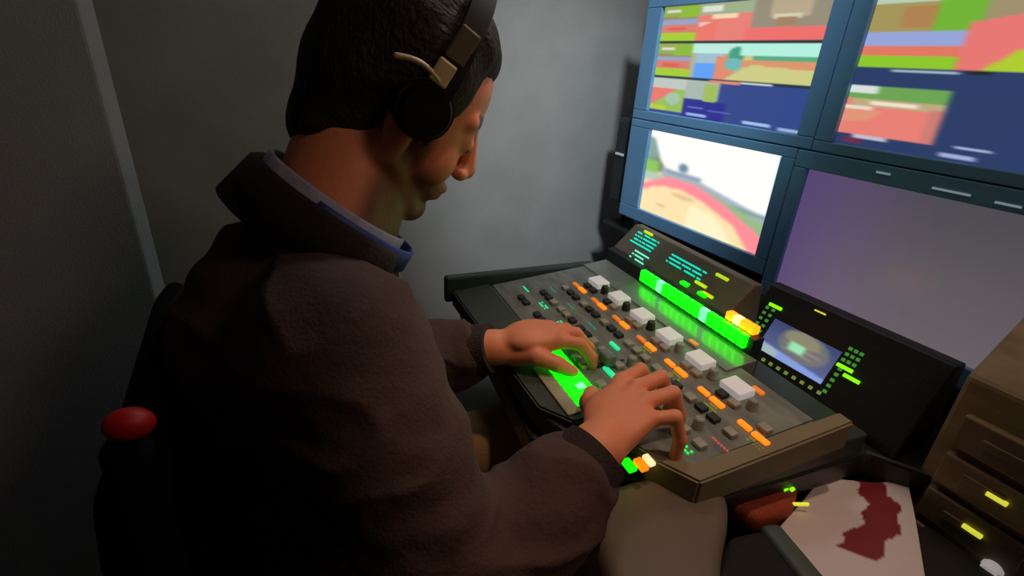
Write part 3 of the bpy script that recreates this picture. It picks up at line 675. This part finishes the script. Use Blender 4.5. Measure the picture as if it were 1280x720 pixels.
# jacket
def wr(co):
    n1 = noise.noise(Vector((co.x*9, co.y*7, co.z*16))); n2 = noise.noise(Vector((co.x*22+5, co.y*18, co.z*38)))
    r = (1-abs(n1)*2)
    return .008*r*r+.004*n2+.0008*noise.noise(co*90)
bm = Vol(.03)
ell(bm, (.02, .6, .92), (.13, .19, .15), (0, 14, 0)); ell(bm, (.0, .6, .77), (.135, .175, .16)); ell(bm, (-.06, .6, .60), (.155, .19, .09))
cap(bm, (.045, .455, 1.0), (.055, .755, 1.0), .066, .066); cap(bm, (.03, .6, .99), (.062, .602, 1.03), .09, .066)
cap(bm, SR, ER, .078, .064); cap(bm, SL, EL, .078, .064)
for e_, w_ in ((ER, WR), (EL, WL)):
    d = (w_-e_).normalized(); cap(bm, e_, e_.lerp(w_, .6), .066, .056); cap(bm, e_.lerp(w_, .5), w_-d*.05, .054, .044)
M_jacket = mat('dark_brown_jacket', (66, 46, 41), .9, noise_scale=5, var=.12, bump=.2, bscale=260)
jk = pw(remesh(bm, .0045, 'jacket', M_jacket, person, sm=4, disp=wr))
jk['label'] = 'dark brown zipped jacket'
# cuffs
for nm, e_, w_ in (('c', ER, WR), ('c', EL, WL)):
    d = (w_-e_).normalized(); bm = B(); cyl(bm, w_-d*.05, w_-d*.006, .0455, .041, 40); o = pw(auto(obj('cuff', bm, mat('cuff_knit', (44, 30, 27), .9, bump=.4, bscale=300), person), 60))
# collar: stand-up ring open at the front
def ring(bm, c, tilt, r0, r1, z0, z1, a0, a1, th, n=48, xs=1.0):
    Mx = Matrix.Translation(Vector(c)) @ Euler((0, R(tilt), 0)).to_matrix().to_4x4(); prev = None
    for i in range(n+1):
        t = a0+(a1-a0)*i/n; ca, sa = math.cos(t), math.sin(t)
        ps = [Mx @ Vector(((r)*ca*xs, (r)*sa, z)) for r, z in ((r0, z0), (r1, z1), (r1+th*.5, z1+th*.4), (r1+th, z1), (r0+th, z0))]
        row = [bm.verts.new(p) for p in ps]
        if prev:
            for q in range(5): bm.faces.new((prev[q], prev[(q+1)%5], row[(q+1)%5], row[q]))
        else: bm.faces.new(row)
        prev = row
    bm.faces.new(prev[::-1])
bm = B(); ring(bm, (.076, .604, 1.068), 38, .102, .094, -.035, .014, R(58), R(302), .014); pw(obj('collar', bm, mat('jacket_collar', (26, 18, 18), .9, bump=.2), person, True))
bm = B(); ring(bm, (.077, .604, 1.08), 38, .084, .082, -.03, .018, R(14), R(346), .006); o = pw(obj('shirt_collar', bm, mat('pale_blue_shirt', (150, 158, 190), .8, noise_scale=60, var=.2), person, True)); o['label'] = 'pale blue shirt collar'
bm = B(); ring(bm, (.086, .604, 1.074), 38, .0935, .092, -.014, .011, R(-120), R(120), .004); o = pw(obj('lanyard', bm, mat('blue_ribbon', (42, 66, 150), .6), person, True)); o['label'] = 'blue lanyard'
# zip on the jacket front and pull
bm = B(); cap(bm, (.145, .585, 1.0), (.148, .585, .92), .004, .004); cap(bm, (.148, .585, .92), (.142, .59, .78), .004, .004); pw(obj('zip', bm, mat('zip_metal', (140, 135, 130), .35, .8), person, True))
# trousers and shoes
M_tr = mat('khaki_trousers', (150, 122, 80), .85, noise_scale=20, bump=.2)
bm = Vol(.03); ell(bm, (-.1, .6, .56), (.145, .18, .1))
for a, b_, c in ((hipR, kR, aR), (hipL, kL, aL)): cap(bm, a, b_, .085, .066); cap(bm, b_, c+Vector((0, 0, .02)), .064, .055)
pw(remesh(bm, .006, 'trousers', M_tr, person, sm=4, disp=lambda co: .004*noise.noise(co*14)))
for a in (aR, aL):
    bm = Vol(.02); ell(bm, (a.x+.05, a.y, .055), (.14, .05, .045)); ell(bm, (a.x-.02, a.y, .09), (.055, .045, .06)); cap(bm, (a.x-.04, a.y, .03), (a.x+.14, a.y, .03), .03, .03)
    pw(remesh(bm, .004, 'shoe', mat('black_shoe', (20, 20, 20), .6), person, sm=3))

# ------------------------------------------------------------------ headphones
hp = thing('headphones', 'black headphones with a pale metal slider on the man\'s head', 'headphones', tuple(HC))
def hpw(o): o.matrix_parent_inverse = Matrix.Translation(-HC); return o
M_hp = mat('headphone_black', (12, 11, 11), .65, spec=.2); M_al = mat('brushed_pale_metal', (205, 190, 150), .4, .2)
bm = B(); prev = None; n = 40
for i in range(n+1):
    t = math.pi*i/n; y = .103*math.cos(t); z = .03+.132*math.sin(t)
    row = [bm.verts.new(H(-.0+dx, y*(k), .03+(z-.03)*k)) for dx, k in ((-.013, .985), (.013, .985), (.013, 1.04), (-.013, 1.04))]
    if prev:
        for q in range(4): bm.faces.new((prev[q], prev[(q+1)%4], row[(q+1)%4], row[q]))
    else: bm.faces.new(row)
    prev = row
bm.faces.new(prev[::-1]); hpw(auto(obj('headband', bm, M_hp, hp), 50))
for s in (-1, 1):
    bm = B(); cyl(bm, H(.0, s*.078, .014), H(.0, s*.096, .014), .033, .031, 40); hpw(auto(obj('ear_pad', bm, mat('pad_leather', (18, 14, 13), .7), hp), 50))
    bm = B(); cyl(bm, H(.0, s*.095, .014), H(.0, s*.107, .014), .029, .024, 40); hpw(auto(obj('ear_cup', bm, M_hp, hp), 50))
    bm = B(); box(bm, H(-.008, s*.106, .054), (.02, .006, .024), rot=HR, bev=.002); o = hpw(obj('slider', bm, M_al, hp)); o['label'] = 'pale metal slider'
    bm = B(); box(bm, H(-.004, s*.101, .086), (.022, .006, .034), rot=HR, bev=.002); o = hpw(obj('slider_cover', bm, mat('dull_metal', (110, 100, 84), .45, .3), hp)); o['label'] = 'dull metal cover'
    bm = B(); pr = None
    for i in range(9):
        t = i/8; p = H(-.008-.045*t, s*(.107), .046-.006*t+.006*math.sin(t*3))
        if pr is not None: cap(bm, pr, p, .0028, .0028)
        pr = p
    o = hpw(obj('yoke', bm, M_al, hp, True)); o['label'] = 'pale metal yoke'
